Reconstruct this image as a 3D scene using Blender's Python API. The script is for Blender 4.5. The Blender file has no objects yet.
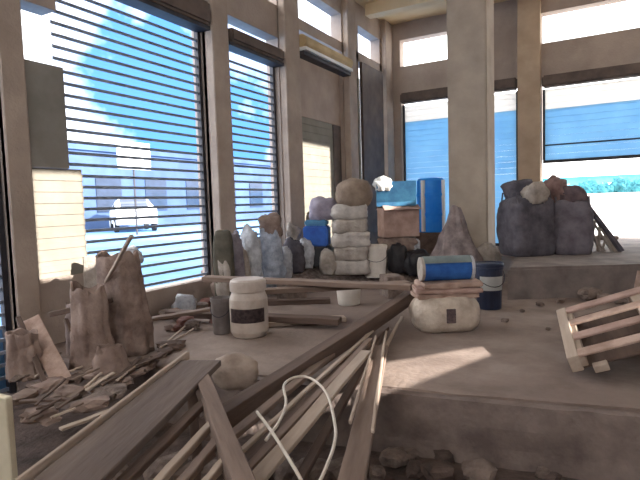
import bpy, bmesh, math, random
from mathutils import Vector, Matrix, noise, Euler
random.seed(7)
PI = math.pi
scene = bpy.context.scene
C = scene.collection

# ---------------------------------------------------------------- camera
YAW, PITCH, ROLL, CAMH, FPX = 29.4, 4.0, 1.76, 1.2, 516.0
_y, _p, _r = map(math.radians, (YAW, PITCH, ROLL))
_fw = Vector((-math.sin(_y)*math.cos(_p), math.cos(_y)*math.cos(_p), -math.sin(_p)))
_rt = _fw.cross(Vector((0, 0, 1))).normalized()
_up = _rt.cross(_fw)
RT = _rt*math.cos(_r) - _up*math.sin(_r)
UP = _up*math.cos(_r) + _rt*math.sin(_r)
CP = Vector((0, 0, CAMH))
cam = bpy.data.cameras.new('camera'); cam.sensor_width = 36; cam.lens = FPX/640*36
cam.clip_end = 500
co = bpy.data.objects.new('camera', cam); C.objects.link(co)
co.matrix_world = Matrix(((RT.x, UP.x, -_fw.x, CP.x), (RT.y, UP.y, -_fw.y, CP.y), (RT.z, UP.z, -_fw.z, CP.z), (0, 0, 0, 1)))
scene.camera = co

# ---------------------------------------------------------------- light
scene.view_settings.view_transform = 'Standard'
scene.view_settings.look = 'None'
scene.view_settings.gamma = 1
scene.view_settings.exposure = 1.65
w = bpy.data.worlds.new('sky'); scene.world = w; w.use_nodes = True
nt = w.node_tree; nt.nodes.clear()
def N(t, k, **kw):
    n = t.nodes.new(k)
    for a, b in kw.items():
        if a in n.inputs: n.inputs[a].default_value = b
        else: setattr(n, a, b)
    return n
tc = N(nt, 'ShaderNodeTexCoord'); nz = N(nt, 'ShaderNodeTexNoise', Scale=3.2, Detail=6.0, Roughness=.6)
rp = N(nt, 'ShaderNodeValToRGB')
gap = Vector((-math.sin(math.radians(41))*math.cos(math.radians(12)), math.cos(math.radians(41))*math.cos(math.radians(12)), math.sin(math.radians(12))))
dt = N(nt, 'ShaderNodeVectorMath', operation='DOT_PRODUCT'); dt.inputs[1].default_value = gap       # a clear gap in the clouds
mr = N(nt, 'ShaderNodeMapRange'); mr.inputs['From Min'].default_value = .92; mr.inputs['From Max'].default_value = 1.0
mr.inputs['To Min'].default_value = .22; mr.inputs['To Max'].default_value = -.24
ad = N(nt, 'ShaderNodeMath', operation='ADD')
rp.color_ramp.elements[0].position = .32; rp.color_ramp.elements[0].color = (.045, .13, .33, 1)
rp.color_ramp.elements[1].position = .66; rp.color_ramp.elements[1].color = (1, 1, 1, 1)
bg = N(nt, 'ShaderNodeBackground', Strength=1.9); out = N(nt, 'ShaderNodeOutputWorld')
nt.links.new(tc.outputs['Generated'], nz.inputs['Vector']); nt.links.new(tc.outputs['Generated'], dt.inputs[0]); nt.links.new(dt.outputs['Value'], mr.inputs['Value']); nt.links.new(mr.outputs[0], ad.inputs[0]); nt.links.new(nz.outputs['Fac'], ad.inputs[1]); nt.links.new(ad.outputs[0], rp.inputs['Fac'])
nt.links.new(rp.outputs['Color'], bg.inputs['Color']); nt.links.new(bg.outputs[0], out.inputs[0])
SUN = Vector((.93, .0, .375)).normalized()        # towards the sun
sl = bpy.data.lights.new('sun', 'SUN'); sl.energy = 5.2; sl.angle = math.radians(.5); sl.color = (1, .94, .85)
so = bpy.data.objects.new('sun', sl); C.objects.link(so)
so.rotation_euler = SUN.to_track_quat('Z', 'Y').to_euler(); so.location = (20, 10, 20)

# ---------------------------------------------------------------- measuring
def ray(x, y): return RT*(x-320) + UP*(240-y) + _fw*FPX
def atz(x, y, z=0.0): d = ray(x, y); return CP + d*((z-CAMH)/d.z)
def atY(x, y, Y): d = ray(x, y); return CP + d*(Y/d.y)
def atX(x, y, X=-4.4): d = ray(x, y); return CP + d*(X/d.x)
def mpp(p): return (Vector(p)-CP).dot(_fw)/FPX     # metres per picture unit at a point

# ---------------------------------------------------------------- materials
MATS = {}
def mat(name, col, col2=None, scale=6.0, rough=.9, metal=0.0, bump=.3, bscale=None, trans=0.0, detail=6.0, stretch=None, spots=None):
    if name in MATS: return MATS[name]
    m = bpy.data.materials.new(name); m.use_nodes = True; t = m.node_tree; t.nodes.clear()
    o = N(t, 'ShaderNodeOutputMaterial'); b = N(t, 'ShaderNodeBsdfPrincipled', Roughness=rough, Metallic=metal)
    tc = N(t, 'ShaderNodeTexCoord'); vec = tc.outputs['Object']
    if stretch:
        mp = N(t, 'ShaderNodeMapping'); mp.inputs['Scale'].default_value = stretch
        t.links.new(vec, mp.inputs['Vector']); vec = mp.outputs[0]
    n = N(t, 'ShaderNodeTexNoise', Scale=scale, Detail=detail, Roughness=.6); t.links.new(vec, n.inputs['Vector'])
    r = N(t, 'ShaderNodeValToRGB'); e = r.color_ramp.elements
    col2 = col2 or tuple(c*.72 for c in col)
    e[0].position = .36; e[0].color = (*col2, 1); e[1].position = .64; e[1].color = (*col, 1)
    t.links.new(n.outputs['Fac'], r.inputs['Fac']); c = r.outputs['Color']
    if spots:
        n3 = N(t, 'ShaderNodeTexNoise', Scale=scale*.25, Detail=4.0); t.links.new(vec, n3.inputs['Vector'])
        r3 = N(t, 'ShaderNodeValToRGB'); r3.color_ramp.elements[0].position = .5; r3.color_ramp.elements[1].position = .68
        mx = N(t, 'ShaderNodeMix', data_type='RGBA'); t.links.new(n3.outputs['Fac'], r3.inputs['Fac'])
        t.links.new(r3.outputs['Color'], mx.inputs['Factor']); t.links.new(c, mx.inputs['A']); mx.inputs['B'].default_value = (*spots, 1)
        c = mx.outputs['Result']
    t.links.new(c, b.inputs['Base Color'])
    if bump:
        n2 = N(t, 'ShaderNodeTexNoise', Scale=bscale or scale*5, Detail=5.0); t.links.new(vec, n2.inputs['Vector'])
        bp = N(t, 'ShaderNodeBump', Strength=bump, Distance=.02); t.links.new(n2.outputs['Fac'], bp.inputs['Height'])
        t.links.new(bp.outputs[0], b.inputs['Normal'])
    s = b.outputs[0]
    if trans:
        tr = N(t, 'ShaderNodeBsdfTranslucent'); t.links.new(c, tr.inputs['Color'])
        ms = N(t, 'ShaderNodeMixShader'); ms.inputs[0].default_value = trans
        t.links.new(s, ms.inputs[1]); t.links.new(tr.outputs[0], ms.inputs[2]); s = ms.outputs[0]
    t.links.new(s, o.inputs[0]); MATS[name] = m; return m
def lin(r, g, b): return tuple(((c/255+.055)/1.055)**2.4 if c > 10 else c/3294 for c in (r, g, b))
M_WALL = mat('plaster', lin(176, 161, 151), lin(160, 145, 136), 2.0, bump=.35, bscale=30)
M_PIER = mat('pier_concrete', lin(180, 164, 152), lin(162, 146, 135), 2.5, bump=.35, bscale=30)
M_PILL = mat('pillar_concrete', lin(178, 163, 148), lin(160, 146, 132), 2.0, bump=.3, bscale=25)
M_CEIL = mat('ceiling_plaster', lin(232, 212, 178), lin(222, 198, 160), 1.5, bump=.2)
M_FLOOR = mat('dusty_floor', lin(150, 134, 125), lin(122, 106, 98), 2.2, bump=.4, bscale=22, spots=lin(108, 90, 83), detail=9.0)
M_PIT = mat('earth', lin(100, 84, 78), lin(64, 52, 48), 5, bump=1.0, bscale=20)
M_PLAT = mat('platform_screed', lin(138, 127, 122), lin(108, 98, 95), 3, bump=.5)
M_OUT = mat('outside_ground', lin(215, 212, 205), lin(195, 190, 182), .8, bump=0)
M_STREET = mat('street_shade_blue', lin(96, 142, 188), lin(72, 118, 166), .9, bump=0)  # blue of the outdoor shade put into the asphalt colour
M_SLAT = mat('slat_metal', lin(150, 160, 178), lin(128, 140, 160), 3, rough=.55, metal=.2, bump=0)
M_DARK = mat('dark_metal', lin(60, 58, 64), lin(42, 42, 50), 5, rough=.6, bump=.1)
M_BOX = mat('housing_metal', lin(108, 92, 84), lin(80, 68, 64), 3, rough=.7, bump=.1)
M_CREAM = mat('cream_paint', lin(142, 136, 126), lin(130, 124, 114), 3, bump=.1)
M_GREYP = mat('grey_paint', lin(150, 146, 140), lin(132, 128, 122), 2.5, bump=.1)
M_WOOD = mat('weathered_wood', lin(148, 128, 116), lin(108, 90, 80), 5, stretch=(1, .12, 1), bump=.5)
M_WOODD = mat('dark_wood', lin(118, 98, 88), lin(80, 64, 57), 5, stretch=(1, .12, 1), bump=.5)
M_WOODP = mat('pale_wood', lin(194, 178, 164), lin(158, 140, 126), 5, stretch=(1, .12, 1), bump=.4)
M_WOODB = mat('pink_wood', lin(190, 165, 152), lin(150, 124, 112), 6, bump=.4)
M_SACK = mat('pale_sack', lin(205, 192, 178), lin(172, 156, 142), 7, bump=.4)
M_SACKG = mat('grey_sack', lin(176, 166, 158), lin(140, 130, 122), 7, bump=.5)
M_SACKB = mat('brown_sack', lin(152, 132, 122), lin(114, 95, 87), 7, bump=.6)
M_SACKW = mat('white_plastic_sack', lin(200, 202, 208), lin(150, 152, 160), 9, rough=.5, bump=.6)
M_SACKD = mat('dark_sack', lin(98, 94, 102), lin(66, 62, 70), 5, bump=.6)
M_BLACK = mat('black_plastic', lin(42, 40, 46), lin(28, 26, 32), 6, rough=.5, bump=.4)
M_BUCK = mat('white_plastic', lin(196, 184, 174), lin(172, 158, 148), 5, rough=.5, bump=.1)
M_LABEL = mat('dark_label', lin(105, 88, 88), lin(72, 60, 62), 30, rough=.6, bump=0)
M_BLUE = mat('blue_plastic', lin(40, 100, 190), lin(24, 70, 150), 5, rough=.4, bump=.1)
M_BLUEB = mat('bright_blue_plastic', lin(90, 190, 252), lin(70, 175, 250), 4, rough=.3, bump=0, trans=.6)
M_TEAL = mat('teal_plastic', lin(70, 130, 165), lin(50, 100, 140), 5, rough=.5, bump=.2)
M_NAVY = mat('navy_plastic', lin(36, 48, 74), lin(24, 32, 54), 5, rough=.4, bump=.1)
M_PINK = mat('pink_card', lin(188, 160, 150), lin(160, 132, 122), 6, bump=.3)
M_RED = mat('brick_red', lin(132, 90, 80), lin(100, 68, 62), 8, bump=.6)
M_RUB = mat('rubble_concrete', lin(138, 122, 113), lin(98, 84, 78), 9, bump=.8)
M_HOSE = mat('pale_hose', lin(222, 212, 200), lin(200, 188, 175), 9, rough=.5, bump=0)
M_SHW = mat('white_curtain_slats', lin(245, 244, 242), lin(238, 236, 234), 2, rough=.6, bump=0, trans=.5)
M_SHB = mat('blue_curtain_slats', lin(172, 212, 236), lin(160, 202, 230), 2, rough=.6, bump=0, trans=.5)
M_FAC = mat('facade_shade_blue', lin(70, 92, 128), lin(54, 74, 108), .5, bump=0)  # dark blue of outdoor shade put into the building's colour
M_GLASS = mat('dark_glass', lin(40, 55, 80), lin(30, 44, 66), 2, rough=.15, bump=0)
M_WHITE = mat('white_paint', lin(240, 240, 238), lin(228, 228, 226), 3, bump=0)
M_CYAN = mat('cyan_wall', lin(110, 205, 225), lin(90, 190, 215), .6, bump=0)
M_TREE = mat('foliage', lin(60, 130, 140), lin(30, 88, 100), 3, bump=.5)
M_TYRE = mat('tyre_rubber', lin(35, 35, 38), lin(25, 25, 28), 9, bump=.3)

# ---------------------------------------------------------------- mesh helpers
def obj(name, bm, m, parent=None, smooth=False, loc=None, rot=None):
    bmesh.ops.recalc_face_normals(bm, faces=bm.faces)
    me = bpy.data.meshes.new(name)
    bm.to_mesh(me); bm.free()
    if smooth:
        for p in me.polygons: p.use_smooth = True
    me.materials.append(m)
    o = bpy.data.objects.new(name, me); C.objects.link(o)
    if loc is not None: o.location = loc
    if rot is not None: o.rotation_euler = rot
    if parent: o.parent = parent
    return o
def tag(o, label, cat, group=None, kind=None):
    o['label'] = label; o['category'] = cat
    if group: o['group'] = group
    if kind: o['kind'] = kind
    return o
def thing(name, label, cat, loc=(0, 0, 0), rot=(0, 0, 0), group=None):
    o = bpy.data.objects.new(name, None); C.objects.link(o); o.empty_display_size = .1
    o.location = loc; o.rotation_euler = rot if not isinstance(rot, (int, float)) else (0, 0, rot)
    return tag(o, label, cat, group)
def struct(name, bm, m, **k):
    o = obj(name, bm, m, **k); o['kind'] = 'structure'; return o
def BM(): return bmesh.new()
def box(bm, x0, x1, y0, y1, z0, z1):
    vs = [bm.verts.new((x, y, z)) for x in (x0, x1) for y in (y0, y1) for z in (z0, z1)]
    for f in ((0, 1, 3, 2), (4, 6, 7, 5), (0, 4, 5, 1), (2, 3, 7, 6), (0, 2, 6, 4), (1, 5, 7, 3)): bm.faces.new([vs[i] for i in f])
    return bm
def prism(bm, pts, z0, z1):
    a = [bm.verts.new((x, y, z0)) for x, y in pts]; b = [bm.verts.new((x, y, z1)) for x, y in pts]; n = len(pts)
    bm.faces.new(a[::-1]); bm.faces.new(b)
    for i in range(n): bm.faces.new((a[i], a[(i+1) % n], b[(i+1) % n], b[i]))
    return bm
def bev(bm, w=.01, s=1):
    bmesh.ops.bevel(bm, geom=list(bm.edges), offset=w, segments=s, affect='EDGES'); return bm
def nb(v, s): return noise.noise(Vector(v)*s)
def rough(bm, amp, sc, seed=0):
    bm.normal_update(); off = Vector((seed*3.7, seed*1.3, -seed*2.1))
    for v in bm.verts: v.co += v.normal*amp*noise.noise((v.co+off)*sc)*1.6
    return bm
def tube(bm, pts, r, n=8, cap=True):
    pts = [Vector(p) for p in pts]; rings = []; rr = r if isinstance(r, (list, tuple)) else [r]*len(pts)
    ref = Vector((0, 0, 1))
    for i, p in enumerate(pts):
        d = (pts[min(i+1, len(pts)-1)]-pts[max(i-1, 0)]).normalized()
        a = d.cross(ref)
        if a.length < .05: a = d.cross(Vector((1, 0, 0)))
        a.normalize(); b = d.cross(a)
        rings.append([bm.verts.new(p+a*math.cos(t*2*PI/n)*rr[i]+b*math.sin(t*2*PI/n)*rr[i]) for t in range(n)])
    for i in range(len(rings)-1):
        for t in range(n): bm.faces.new((rings[i][t], rings[i][(t+1) % n], rings[i+1][(t+1) % n], rings[i+1][t]))
    if cap: bm.faces.new(rings[0][::-1]); bm.faces.new(rings[-1])
    return bm
def lathe(bm, prof, n=28, c=(0, 0, 0)):
    rings = [[bm.verts.new((c[0]+r*math.cos(t*2*PI/n), c[1]+r*math.sin(t*2*PI/n), c[2]+z)) for t in range(n)] for r, z in prof]
    for i in range(len(rings)-1):
        for t in range(n): bm.faces.new((rings[i][t], rings[i][(t+1) % n], rings[i+1][(t+1) % n], rings[i+1][t]))
    bm.faces.new(rings[0][::-1]); bm.faces.new(rings[-1])
    return bm
def blob(sx, sy, sz, p=2.6, amp=.06, sc=3.0, seed=0, cuts=3, flat=True):
    """lumpy rounded bag standing on z=0, half-sizes sx, sy, full height sz"""
    bm = BM(); bmesh.ops.create_cube(bm, size=2); bmesh.ops.subdivide_edges(bm, edges=list(bm.edges), cuts=2**cuts-1, use_grid_fill=True)
    for v in bm.verts:
        x, y, z = v.co; l = (abs(x)**p+abs(y)**p+abs(z)**p)**(1/p); v.co = Vector((x/l, y/l, z/l))
    for v in bm.verts:
        q = v.co.copy(); o = Vector((seed*5.1, seed*2.3, seed*.7))
        k = 1+amp*2*noise.noise(q*sc*.5+o)+amp*noise.noise(q*sc*1.6+o)+amp*.7*noise.noise(q*sc*3.2+o)
        q *= k; z = q.z
        if flat and z < -.82: z = -.82
        v.co = Vector((q.x*sx, q.y*sy, (z+.82)/1.82*sz))
    return bm
def board3(a, b, w, t, up=(0, 0, 1), seg=6, warp=.004, seed=0, roll=0.0):
    """plank bmesh from a to b (centre of its top face), width w, thickness t"""
    a = Vector(a); b = Vector(b); d = (b-a); L = d.length; d.normalize()
    s = d.cross(Vector(up)).normalized(); u = s.cross(d)
    if roll: q = Matrix.Rotation(roll, 3, d); s = q@s; u = q@u
    bm = BM(); rings = []
    for i in range(seg+1):
        f = i/seg; c = a+d*L*f + u*warp*nb((f*3+seed, seed, 0), 1.7)*4 + s*warp*nb((f*3, seed, 5), 1.7)*3
        ww = w/2*(1+.05*nb((f*9, seed, 2), 1))
        e = 0 if 0 < i < seg else (.012*nb((seed, i, 3), 2.3))
        rings.append([bm.verts.new(c+s*k*ww + u*h + d*e*k) for k, h in ((-1, 0), (1, 0), (1, -t), (-1, -t))])
    for i in range(seg):
        for k in range(4): bm.faces.new((rings[i][k], rings[i][(k+1) % 4], rings[i+1][(k+1) % 4], rings[i+1][k]))
    bm.faces.new(rings[0][::-1]); bm.faces.new(rings[-1])
    bmesh.ops.bevel(bm, geom=list(bm.edges), offset=min(.004, t*.2), segments=1, affect='EDGES')
    return bm
def local(bm, o):      # shift a mesh built in world coordinates so that o becomes its origin
    for v in bm.verts: v.co -= Vector(o)
    return bm
def plank(a, b, w, t, m, label, name='plank', cat='plank', group=None, seed=0, roll=0, up=(0, 0, 1)):
    """builds along local Y so that the grain follows the board"""
    a = Vector(a); b = Vector(b); L = (b-a).length
    bm = board3((0, 0, 0), (0, L, 0), w, t, seed=seed, seg=8, warp=.0015)
    d = (b-a).normalized(); s = d.cross(Vector(up)).normalized(); u = s.cross(d)
    R = Matrix((s, d, u)).transposed().to_4x4()
    if roll: R = R@Matrix.Rotation(roll, 4, 'Y')
    o = obj(name, bm, m); o.matrix_world = Matrix.Translation(a)@R
    return tag(o, label, cat, group)

# ================================================================ STRUCTURE
EDGE = lambda x: 3.275+.167*x                    # front edge of the raised floor slab
PF = ((-1.05, 6.35), (.33, 7.1), (2.55, 7.95))      # front line of the platform
bm = prism(BM(), [(-4.6, EDGE(-4.6)), (2.7, EDGE(2.7)), (2.7, 11.45), (-4.6, 11.5)], -.5, 0)
bmesh.ops.subdivide_edges(bm, edges=list(bm.edges), cuts=30, use_grid_fill=True)
for v in bm.verts:
    if v.co.y < EDGE(v.co.x)+.02:                 # broken front edge
        v.co.y += .035*nb(v.co, 2.3) + .02*nb(v.co, 8); v.co.z += .012*nb(v.co+Vector((9, 0, 0)), 4) if v.co.z > -.01 else 0
struct('floor', bm, M_FLOOR)
bm = BM(); n_ = 60                               # added strip just proud of the slab edge, face shade painted into its colour
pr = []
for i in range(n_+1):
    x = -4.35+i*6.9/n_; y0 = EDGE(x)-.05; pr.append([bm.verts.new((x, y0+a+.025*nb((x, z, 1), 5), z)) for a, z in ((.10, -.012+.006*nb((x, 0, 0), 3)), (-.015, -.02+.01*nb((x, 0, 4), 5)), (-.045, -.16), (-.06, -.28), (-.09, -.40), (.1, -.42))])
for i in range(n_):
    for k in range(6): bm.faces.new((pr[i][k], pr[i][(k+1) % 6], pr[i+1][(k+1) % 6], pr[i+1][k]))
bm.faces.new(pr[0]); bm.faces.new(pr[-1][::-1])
struct('trim_12', bm, mat('shaded_slab_face', lin(136, 121, 114), lin(98, 85, 81), 3, bump=.8, bscale=18))
bm = BM(); box(bm, -4.6, 2.7, -4, 4.3, -.6, -.38); struct('floor_lower', bm, M_PIT)
bm = prism(BM(), [PF[0], PF[1], PF[2], (2.55, 11.2), (-1.5, 11.2)], 0.0, .38)
bmesh.ops.bevel(bm, geom=[e for e in bm.edges if min(v.co.z for v in e.verts) > .3], offset=.03, segments=2, affect='EDGES')
struct('floor_platform', bm, M_PLAT)
bm = box(BM(), -4.7, 2.72, -4, 11.6, 5.15, 5.4); struct('ceiling', bm, M_CEIL)
bm = box(BM(), -4.3, 2.55, 9.75, 10.0, 4.93, 5.15); struct('trim_1', bm, M_CEIL)
bm = box(BM(), -4.3, 2.55, 5.2, 5.45, 4.93, 5.15); struct('trim_2', bm, M_CEIL)

# left wall: kerb, piers, lintels, clerestory
WX0, WX1 = -4.62, -4.40
bm = BM()
box(bm, WX0, WX1, 2.51, 11.2, -.5, .30)            # kerb
box(bm, WX0, WX1, -4, 2.51, -.5, -.36)
box(bm, WX0, WX1, 2.73, 3.06, 3.02, 3.72)        # short header over the strip
box(bm, WX0, WX1, -4, 11.4, 4.72, 5.15)          # top band
box(bm, WX0, WX1, 7.0, 11.4, 4.02, 4.20)         # lintel under the far clerestories
box(bm, WX0, WX1, -4, 7.0, 3.72, 4.20)
for a, b in ((-4, .9), (2.51, 2.73), (5.06, 5.40), (6.70, 7.18), (8.86, 9.60), (10.70, 11.4)): box(bm, WX0, WX1, a, b, .30, 4.72)
struct('wall_left', bm, M_WALL)
for i, (a, b) in enumerate(((2.51, 2.72), (5.06, 5.38), (6.72, 7.14), (8.90, 9.25), (10.78, 11.18))):
    bm = bev(box(BM(), -4.46, -4.38 if i == 0 else -4.28, a, b, 0, 5.15), .012); struct('trim_%d' % (i+3), bm, M_PIER)
struct('trim_8', box(BM(), -4.33, -4.27, 9.26, 9.34, .3, 3.6), M_CREAM)  # sunlit edge of the pier, added as a pale strip
# back wall
BY = 11.2
bm = BM()
box(bm, -4.62, -4.12, BY, BY+.25, 0, 5.15)
box(bm, -1.62, -1.20, BY, BY+.25, 0, 5.15)
box(bm, 2.3, 2.72, BY, BY+.25, 0, 5.15)
box(bm, -4.12, -1.62, BY, BY+.25, -.5, .2)
box(bm, -1.2, 2.3, BY, BY+.25, -.5, .38)
box(bm, -4.12, 2.3, BY, BY+.25, 3.50, 4.20)
box(bm, -4.12, 2.3, BY, BY+.25, 4.78, 5.15)
box(bm, -2.85, -1.62, BY, BY+.25, 4.2, 4.78)
struct('wall_back', bm, M_WALL)
bm = bev(box(BM(), -1.62, -1.20, BY-.18, BY+.02, .0, 5.15), .012); struct('trim_9', bm, mat('tan_pier', lin(190, 168, 145), lin(172, 150, 128), 2, bump=.3))
# unseen side wall; its holes are shaped to throw set sun patches
def through(pts):            # where sun rays that end on these points cross the wall
    r = []
    for p in pts:
        t = (2.6-p[0])/SUN.x; r.append((p[1]+SUN.y*t, p[2]+SUN.z*t))
    return r
HOLES = [through([tuple(atz(*q)) for q in ((322, 420), (326, 371), (506, 341), (500, 351))]),
         through([(-4.4, 2.76, .60), (-4.4, 3.26, .60), (-4.4, 3.26, 1.60), (-4.4, 2.76, 1.60)]),
         through([(-4.4, 7.22, .5), (-4.4, 8.42, .5), (-4.4, 8.42, 2.26), (-4.4, 7.22, 2.28)])]
bm = BM()
def loop(pts):
    vs = [bm.verts.new((2.6, a, b)) for a, b in pts]
    for i in range(len(vs)): bm.edges.new((vs[i], vs[(i+1) % len(vs)]))
loop([(-4, -.5), (11.2, -.5), (11.2, 5.15), (-4, 5.15)])
for h in HOLES: loop(h)
bmesh.ops.triangle_fill(bm, edges=list(bm.edges), use_beauty=True)
bmesh.ops.solidify(bm, geom=list(bm.faces), thickness=.04)
struct('wall_right_sun_holes', bm, M_WALL)
struct('wall_rear_light_block', box(BM(), -4.6, 2.72, -4.2, -4.0, -.5, 3.1), M_WALL)  # added unseen wall; its height limits sky light from behind

# pillar
pc = (-2.0, 8.75)
bm = bev(box(BM(), pc[0]-.31, pc[0]+.31, pc[1]-.31, pc[1]+.31, 0, 5.15), .02, 2); struct('trim_10', bm, M_PILL)

# outside ground
bm = BM(); box(bm, -90, -4.62, -40, 90, -.5, .22); struct('ground', bm, M_STREET)
bm = BM(); box(bm, -4.62, 60, 11.45, 90, -.5, .3); box(bm, 2.8, 60, -40, 11.45, -.5, .3); box(bm, -4.62, 2.8, -40, -4.0, -.5, -.3); struct('ground', bm, M_OUT)

# ================================================================ SHUTTERS
def slat_bm(y0, y1, z0, z1, pitch, h, th, skew=0.0, x=0.0):
    bm = BM(); z = z0; k = 0
    while z < z1-.5*pitch:
        box(bm, x-th/2, x+th/2, y0, y1, z, z+h); z += pitch; k += 1
    return bm
def shutter(y0, y1, z0, z1, label, hz, pitch=.108, h=.030, sy0=None, rail=True):
    t = thing('roller_shutter', label, 'shutter', (-4.5, (y0+y1)/2, z0))
    m = (y0+y1)/2; sy0 = y0 if sy0 is None else sy0
    obj('slat_curtain', slat_bm(sy0-m, y1-m, 0.02, z1-z0, pitch, h, .018), M_SLAT, t)
    bm = box(BM(), -.03, .03, y1-m-.05, y1-m, 0, hz[0]-z0); obj('guide_rail', bm, M_DARK, t)
    if rail: bm = box(BM(), -.03, .03, y0-m, y0-m+.05, 0, hz[0]-z0); obj('guide_rail', bm, M_DARK, t)
    bm = bev(box(BM(), -.02, .24, y0-m+.01, y1-m-.01, hz[0]-z0, hz[1]-z0-.005), .03, 2); obj('roller_housing', bm, M_BOX, t)
    bm = box(BM(), .0, .2, y0-m, y1-m, hz[0]-z0-.05, hz[0]-z0-.005); obj('bottom_lip', bm, M_DARK, t)
    return t
shutter(.95, 2.50, -.34, 3.2, 'slatted metal shutter beyond the near pier, only a blue sliver showing', (3.3, 3.7))
s1 = shutter(2.76, 5.05, .32, 3.38, 'widest slatted shutter, tall bright opening nearest the torn sacks', (3.42, 3.70), sy0=3.06, rail=False)
shutter(5.42, 6.69, .32, 3.30, 'narrow slatted shutter with deep blue light between two piers', (3.34, 3.52))
# boards in the strip beside the widest shutter
bm = bev(box(BM(), -.02, .02, -.19, .19, 0, .93), .006); o = obj('wall_panel', bm, M_GREYP, loc=(-4.44, 2.92, 1.60)); tag(o, 'flat grey board closing the strip beside the widest slatted shutter', 'panel')
bm = BM(); box(bm, -.02, .02, -.26, .26, 0, 1.0)
for k in range(9): box(bm, .02, .03, -.26, .26, .05+k*.105, .11+k*.105)
o = obj('louvred_panel', bm, M_CREAM, loc=(-4.48, 3.0, .60)); tag(o, 'cream louvred panel below the flat grey board', 'panel')
struct('trim_11', box(BM(), -4.56, -4.42, 2.73, 3.3, .3, .60), M_WALL)
# third bay: closed
t = thing('closed_shutter', 'closed cream roller door with its shaded top painted grey-brown', 'shutter', (-4.5, 8.0, .3))
bm = BM(); z = 0
while z < 2.33: box(bm, -.02, .02, -.80, .55, z, z+.115); box(bm, -.02, .012, -.80, .55, z+.115, z+.125); z += .125
obj('slat_curtain', bm, M_CREAM, t)
obj('head_board', box(BM(), -.03, .03, -.82, .86, 2.36, 3.34), mat('shaded_door_top', lin(176, 158, 146), lin(158, 140, 130), 2, bump=.2), t)  # shaded top of the same door, given its own colour
obj('side_board', box(BM(), -.03, .03, .56, .86, 0, 2.35), M_BOX, t)
t = thing('roller_housing', 'tan roller tube with a pale underside above the closed cream door', 'shutter box', (-4.27, 8.0, 3.78))
bm = tube(BM(), [(0, -.84, 0), (0, .86, 0)], .10, 16); obj('tube', bm, mat('tan_metal', lin(205, 180, 140), lin(185, 160, 120), 3, bump=.1), t, smooth=False)
obj('pale_lip', box(BM(), -.05, .09, -.84, .86, -.15, -.10), M_WHITE, t)
obj('dark_lip', box(BM(), -.12, .05, -.84, .86, -.22, -.16), M_DARK, t)
o = obj('door_board', bev(box(BM(), -.03, .03, -.54, .54, 0, 3.70), .005), M_BOX, loc=(-4.36, 10.14, .3)); tag(o, 'dark brown boarding in the last bay before the corner', 'boarding')
# back wall curtains
def curtain(x0, x1, z0, z1, zw, label):
    t = thing('roller_curtain', label, 'shutter', ((x0+x1)/2, BY+.1, z0)); m = (x0+x1)/2
    def sl(a, b):
        bm = BM(); z = a
        while z < b-.02: box(bm, x0-m, x1-m, -.008, .008, z-z0, min(z+.118, b)-z0); z += .12
        return bm
    obj('upper_slats', sl(zw, z1), M_SHW, t); obj('lower_slats', sl(z0, zw), M_SHB, t)
    obj('bottom_bar', bev(box(BM(), x0-m, x1-m, -.03, .03, -.06, 0), .01), M_DARK, t)
    obj('roller_housing', bev(box(BM(), x0-m, x1-m, -.22, .02, z1-z0+.02, z1-z0+.24), .03, 2), M_BOX, t)
    for s in (x0-m+.02, x1-m-.02): obj('guide_rail', box(BM(), s-.02, s+.02, -.05, .03, .0, z1-z0), M_DARK, t)
    return t
curtain(-4.10, -1.64, .26, 3.36, 2.98, 'blue roller curtain with a white top band behind the pillar')
t = curtain(-1.18, 2.28, 1.93, 3.32, 2.93, 'wide blue roller curtain half raised over the bright yard')
obj('seam', box(BM(), -1.73, 1.73, -.02, -.009, .28, .31), M_DARK, t)

# ================================================================ OUTSIDE
# long building across the street
bx = -22.0
t = thing('street_building', 'long low blue-shaded building across the street', 'building', (bx-3, 20, .22))
bm = box(BM(), -3, 3, -14, 16, 0, 3.9); obj('wall', bm, M_FAC, t)
obj('parapet', box(BM(), -3.1, 3.15, -14.1, 16.1, 3.9, 4.15), M_FAC, t)
for k in range(9): 
    wv = obj('window', box(BM(), 3.0, 3.05, -12.5+k*3.1, -11+k*3.1, .9, 2.6), M_GLASS, t)
p = atX(134, 156, -16.0)
o = thing('sign_board', 'square white sign board on a post outside the widest shutter', 'sign', (p.x, p.y, .22))
hh = p.z-.22
obj('panel', box(BM(), -.03, .03, -.78, .78, hh-.52, hh+.52), M_WHITE, o)
obj('post', tube(BM(), [(-.06, 0, 0), (-.06, 0, hh+.4)], .04, 10), M_DARK, o)
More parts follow.
